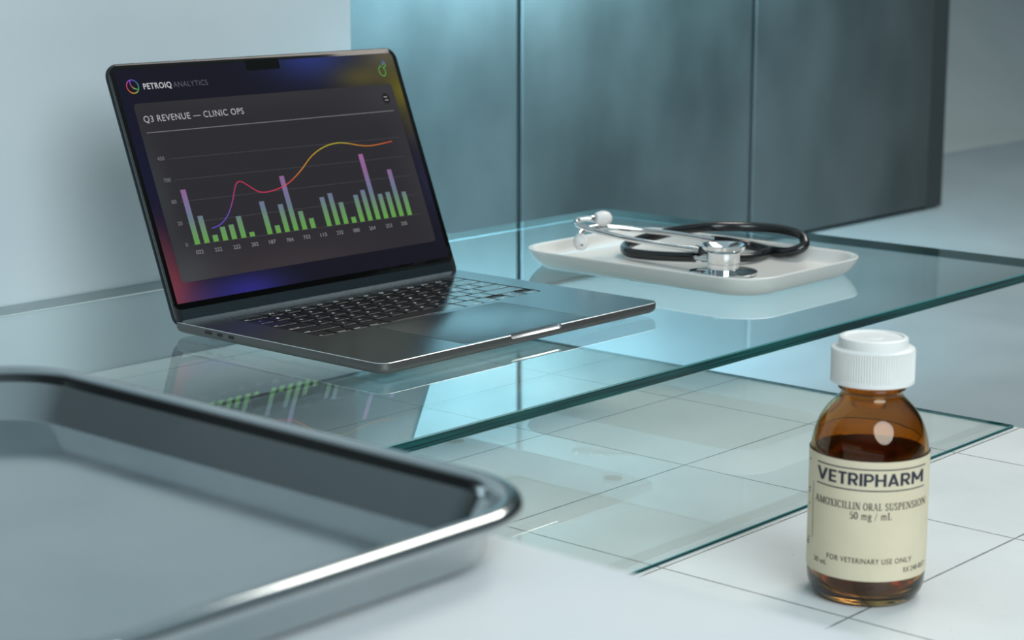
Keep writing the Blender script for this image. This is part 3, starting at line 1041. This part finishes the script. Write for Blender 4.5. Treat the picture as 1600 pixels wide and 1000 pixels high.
def glyph(c):
    S = []
    if c == 'A':
        S = stroke([(0.09, 0), (0.40, 1)], TN)+stroke([(0.40, 1), (0.74, 0)], TH)+stroke([(0.2, 0.33), (0.62, 0.33)], 0.06)+ser(0.09, 0.03, 0.13)+ser(0.74, 0.03, 0.17); w_ = 0.86
    elif c == 'M':
        S = stroke([(0.14, 0), (0.14, 1)], TN)+stroke([(0.16, 1), (0.50, 0)], TH)+stroke([(0.50, 0), (0.84, 1)], TN)+stroke([(0.86, 1), (0.86, 0)], TH)+ser(0.14, 0.03, 0.14)+ser(0.86, 0.03)+ser(0.10, 0.97, 0.1)+ser(0.9, 0.97, 0.12); w_ = 1.04
    elif c == 'O':
        S = curve(arc(0.42, 0.5, 0.34, 0.48, 0, 360, 28)); w_ = 0.84
    elif c == 'C':
        S = curve(arc(0.42, 0.5, 0.34, 0.48, 48, 318, 22))+stroke([(0.70, 0.68), (0.70, 0.96)], 0.06); w_ = 0.78
    elif c == 'X':
        S = stroke([(0.12, 1), (0.68, 0)], TH)+stroke([(0.68, 1), (0.12, 0)], TN)+ser(0.12, 0.03, 0.13)+ser(0.68, 0.03)+ser(0.12, 0.97)+ser(0.68, 0.97, 0.13); w_ = 0.84
    elif c == 'I':
        S = stroke([(0.2, 0), (0.2, 1)], TH)+ser(0.2, 0.03)+ser(0.2, 0.97); w_ = 0.40
    elif c == 'L':
        S = stroke([(0.2, 0), (0.2, 1)], TH)+ser(0.2, 0.97)+stroke([(0.03, 0.03), (0.62, 0.03)], 0.06)+stroke([(0.61, 0.0), (0.61, 0.28)], 0.06); w_ = 0.66
    elif c == 'N':
        S = stroke([(0.14, 0), (0.14, 1)], TN)+stroke([(0.14, 1), (0.72, 0)], TH)+stroke([(0.72, 0), (0.72, 1)], TN)+ser(0.14, 0.03, 0.14)+ser(0.72, 0.97, 0.14)+ser(0.10, 0.97, 0.1); w_ = 0.86
    elif c == 'R':
        S = stroke([(0.2, 0), (0.2, 1)], TH)+ser(0.2, 0.03)+ser(0.14, 0.97, 0.12)+stroke([(0.2, 0.97), (0.40, 0.97)], 0.06)+stroke([(0.2, 0.50), (0.40, 0.50)], 0.06)+curve(arc(0.40, 0.735, 0.20, 0.235, 90, -90, 12))+stroke([(0.38, 0.50), (0.70, 0.02)], TH)+ser(0.72, 0.03, 0.10); w_ = 0.80
    elif c == 'S':
        S = curve(arc(0.32, 0.735, 0.21, 0.235, 35, 180, 10)+[(0.13, 0.66), (0.2, 0.58), (0.32, 0.51), (0.46, 0.44)]+arc(0.32, 0.265, 0.22, 0.235, 10, -150, 12))+stroke([(0.49, 0.70), (0.49, 0.96)], 0.06)+stroke([(0.11, 0.04), (0.11, 0.30)], 0.06); w_ = 0.62
    elif c == 'U':
        S = stroke([(0.2, 1), (0.2, 0.35)], TH)+curve(arc(0.45, 0.35, 0.25, 0.33, 180, 360, 14))+stroke([(0.70, 0.35), (0.70, 1)], TN)+ser(0.2, 0.97)+ser(0.70, 0.97, 0.14); w_ = 0.86
    elif c == 'P':
        S = stroke([(0.2, 0), (0.2, 1)], TH)+ser(0.2, 0.03)+ser(0.14, 0.97, 0.12)+stroke([(0.2, 0.97), (0.38, 0.97)], 0.06)+stroke([(0.2, 0.46), (0.38, 0.46)], 0.06)+curve(arc(0.38, 0.715, 0.23, 0.255, 90, -90, 12)); w_ = 0.70
    elif c == 'E':
        S = stroke([(0.2, 0), (0.2, 1)], TH)+stroke([(0.03, 0.97), (0.62, 0.97)], 0.06)+stroke([(0.03, 0.03), (0.66, 0.03)], 0.06)+stroke([(0.2, 0.51), (0.48, 0.51)], 0.06)+stroke([(0.61, 0.76), (0.61, 1)], 0.06)+stroke([(0.65, 0), (0.65, 0.26)], 0.06)+stroke([(0.47, 0.40), (0.47, 0.62)], 0.06); w_ = 0.72
    elif c == '5':
        S = stroke([(0.14, 0.97), (0.52, 0.97)], 0.09)+stroke([(0.15, 0.97), (0.11, 0.55)], 0.06)+curve(arc(0.29, 0.32, 0.23, 0.31, 140, -140, 18)); w_ = 0.62
    elif c == '0':
        S = curve(arc(0.30, 0.5, 0.23, 0.48, 0, 360, 26)); w_ = 0.60
    elif c == 'm':
        S = stroke([(0.14, 0), (0.14, 0.66)], 0.11)+ser(0.14, 0.03, 0.11)+curve(arc(0.31, 0.42, 0.17, 0.24, 180, 0, 12))+stroke([(0.48, 0.42), (0.48, 0)], 0.11)+ser(0.48, 0.03, 0.11)+curve(arc(0.65, 0.42, 0.17, 0.24, 180, 0, 12))+stroke([(0.82, 0.42), (0.82, 0)], 0.11)+ser(0.82, 0.03, 0.11); w_ = 0.98
    elif c == 'g':
        S = curve(arc(0.28, 0.43, 0.17, 0.23, 0, 360, 20))+stroke([(0.20, 0.24), (0.12, 0.12), (0.2, 0.04), (0.40, 0.0)], 0.08)+curve(arc(0.29, -0.14, 0.22, 0.14, 60, -250, 18))+stroke([(0.40, 0.6), (0.54, 0.64)], 0.07); w_ = 0.58
    elif c == '/':
        S = stroke([(0.04, -0.08), (0.36, 1.05)], 0.07); w_ = 0.42
    else:
        w_ = 0.34
    return S, w_
def serif_text(mb, s, fn, y0, h):
    X, out = 0.0, []
    for c in s:
        S, wd = glyph(c)
        for q in S:
            out.append([(X+a, b) for a, b in q])
        X += wd+0.07
    for q in out:
        mb.poly([fn(a/X, y0+b*h) for a, b in q])
# heavy sans capitals of the brand line
HW = 0.20
def heavy(c):
    S = lambda p, w_=HW: stroke(p, w_)
    h = HW/2
    if c == 'V':
        return S([(0.10, 1), (0.40, 0)], 0.21)+S([(0.40, 0), (0.70, 1)], 0.21)+[[(0.30, 0), (0.50, 0), (0.46, 0.16), (0.34, 0.16)]], 0.80
    if c == 'E':
        return S([(h, 0), (h, 1)])+S([(0, 1-0.085), (0.56, 1-0.085)], 0.17)+S([(0, 0.5), (0.52, 0.5)], 0.17)+S([(0, 0.085), (0.56, 0.085)], 0.17), 0.58
    if c == 'T':
        return S([(0.31, 0), (0.31, 1)])+S([(0, 1-0.085), (0.62, 1-0.085)], 0.17), 0.62
    if c == 'I':
        return S([(h, 0), (h, 1)]), HW
    if c == 'H':
        return S([(h, 0), (h, 1)])+S([(0.66, 0), (0.66, 1)])+S([(h, 0.5), (0.66, 0.5)], 0.17), 0.76
    if c in 'PR':
        g = S([(h, 0), (h, 1)])+S([(h, 0.915), (0.40, 0.915)], 0.17)+S([(h, 0.435), (0.40, 0.435)], 0.17)+S(arc(0.38, 0.675, 0.215, 0.24, 90, -90, 14), 0.18)
        return (g+S([(0.33, 0.46), (0.60, 0.0)], 0.21), 0.70) if c == 'R' else (g, 0.68)
    if c == 'A':
        return S([(0.10, 0), (0.40, 1)], 0.20)+S([(0.70, 0), (0.40, 1)], 0.20)+S([(0.22, 0.27), (0.58, 0.27)], 0.16)+[[(0.30, 1), (0.34, 0.86), (0.46, 0.86), (0.50, 1)]], 0.80
    if c == 'M':
        return S([(h, 0), (h, 1)], 0.19)+S([(0.80, 0), (0.80, 1)], 0.19)+S([(h, 0.95), (0.45, 0.28)], 0.18)+S([(0.80, 0.95), (0.45, 0.28)], 0.18), 0.90
    return [], 0.3
def heavy_text(mb, txt, fn, y0, h):
    X, out = 0.0, []
    for c in txt:
        S, wd = heavy(c)
        out += [[(X+a, b) for a, b in q] for q in S]
        X += wd+0.085
    X -= 0.085
    for q in out:
        mb.poly([fn(a/X, y0+max(0, min(1, b))*h) for a, b in q])
m = MB()
heavy_text(m, 'VETRIPHARM', wrap(-56.4, 61.2), 0.0818, 0.0082)
m.build('brand_text', ink, label, angle=0, fix=False)
m = MB()
serif_text(m, 'AMOXICILLIN ORAL SUSPENSION', wrap(-58.7, 69.5), 0.0662, 0.0047)
serif_text(m, '50 mg / mL', wrap(-16.6, 23.7), 0.0600, 0.0047)
m.build('serif_text', ink2, label, angle=0, fix=False)

# ------------------------------------------------------------------ steel tray in the foreground
steel = noise_color(principled('polished_steel', (0.5, 0.5, 0.5), 0.16, metal=1.0), (0.43, 0.475, 0.49), (0.49, 0.525, 0.535), 12, rough=(0.09, 0.13))
m = MB()
X0, X1, Y0, Y1 = -0.715, -0.4385, -0.5640, -0.1640
cx, cy, hx, hy = (X0+X1)/2, (Y0+Y1)/2, (X1-X0)/2, (Y1-Y0)/2
SZ = 0.087
st_r = lambda o, z: rrect(cx, cy, hx-o, hy-o, 0.054-o*0.75, SZ+z, 12)
def round_profile(P, r, n=5):
    out = [P[0]]
    for a, b, c in zip(P, P[1:], P[2:]):
        a, b, c = Vector(a), Vector(b), Vector(c)
        q = min(r, (a-b).length*0.45, (c-b).length*0.45)
        p0, p1 = b+(a-b).normalized()*q, b+(c-b).normalized()*q
        for k in range(n+1):
            t = k/n
            v = p0*(1-t)**2+b*2*t*(1-t)+p1*t*t
            out.append((v.x, v.y))
    return out+[P[-1]]
bead = [(0.0052-0.0052*math.cos(math.radians(-130+k*15.5)), 0.0240+0.0045*math.sin(math.radians(-130+k*15.5))) for k in range(21)]
outer = round_profile([(0.060, 0.0002), (0.0215, 0.0002), (0.0110, 0.0215), (0.0095, 0.0218)], 0.0035)
inner = round_profile([(0.0110, 0.0222), (0.0150, 0.0026), (0.060, 0.0024)], 0.0028)
rings = [st_r(o, z) for o, z in outer+bead+inner]
m.loft(rings)
tag(m.build('steel_tray', steel, angle=50, loc=(cx, cy, SZ)), 'polished stainless steel instrument tray with rolled rim on the white counter', 'tray')
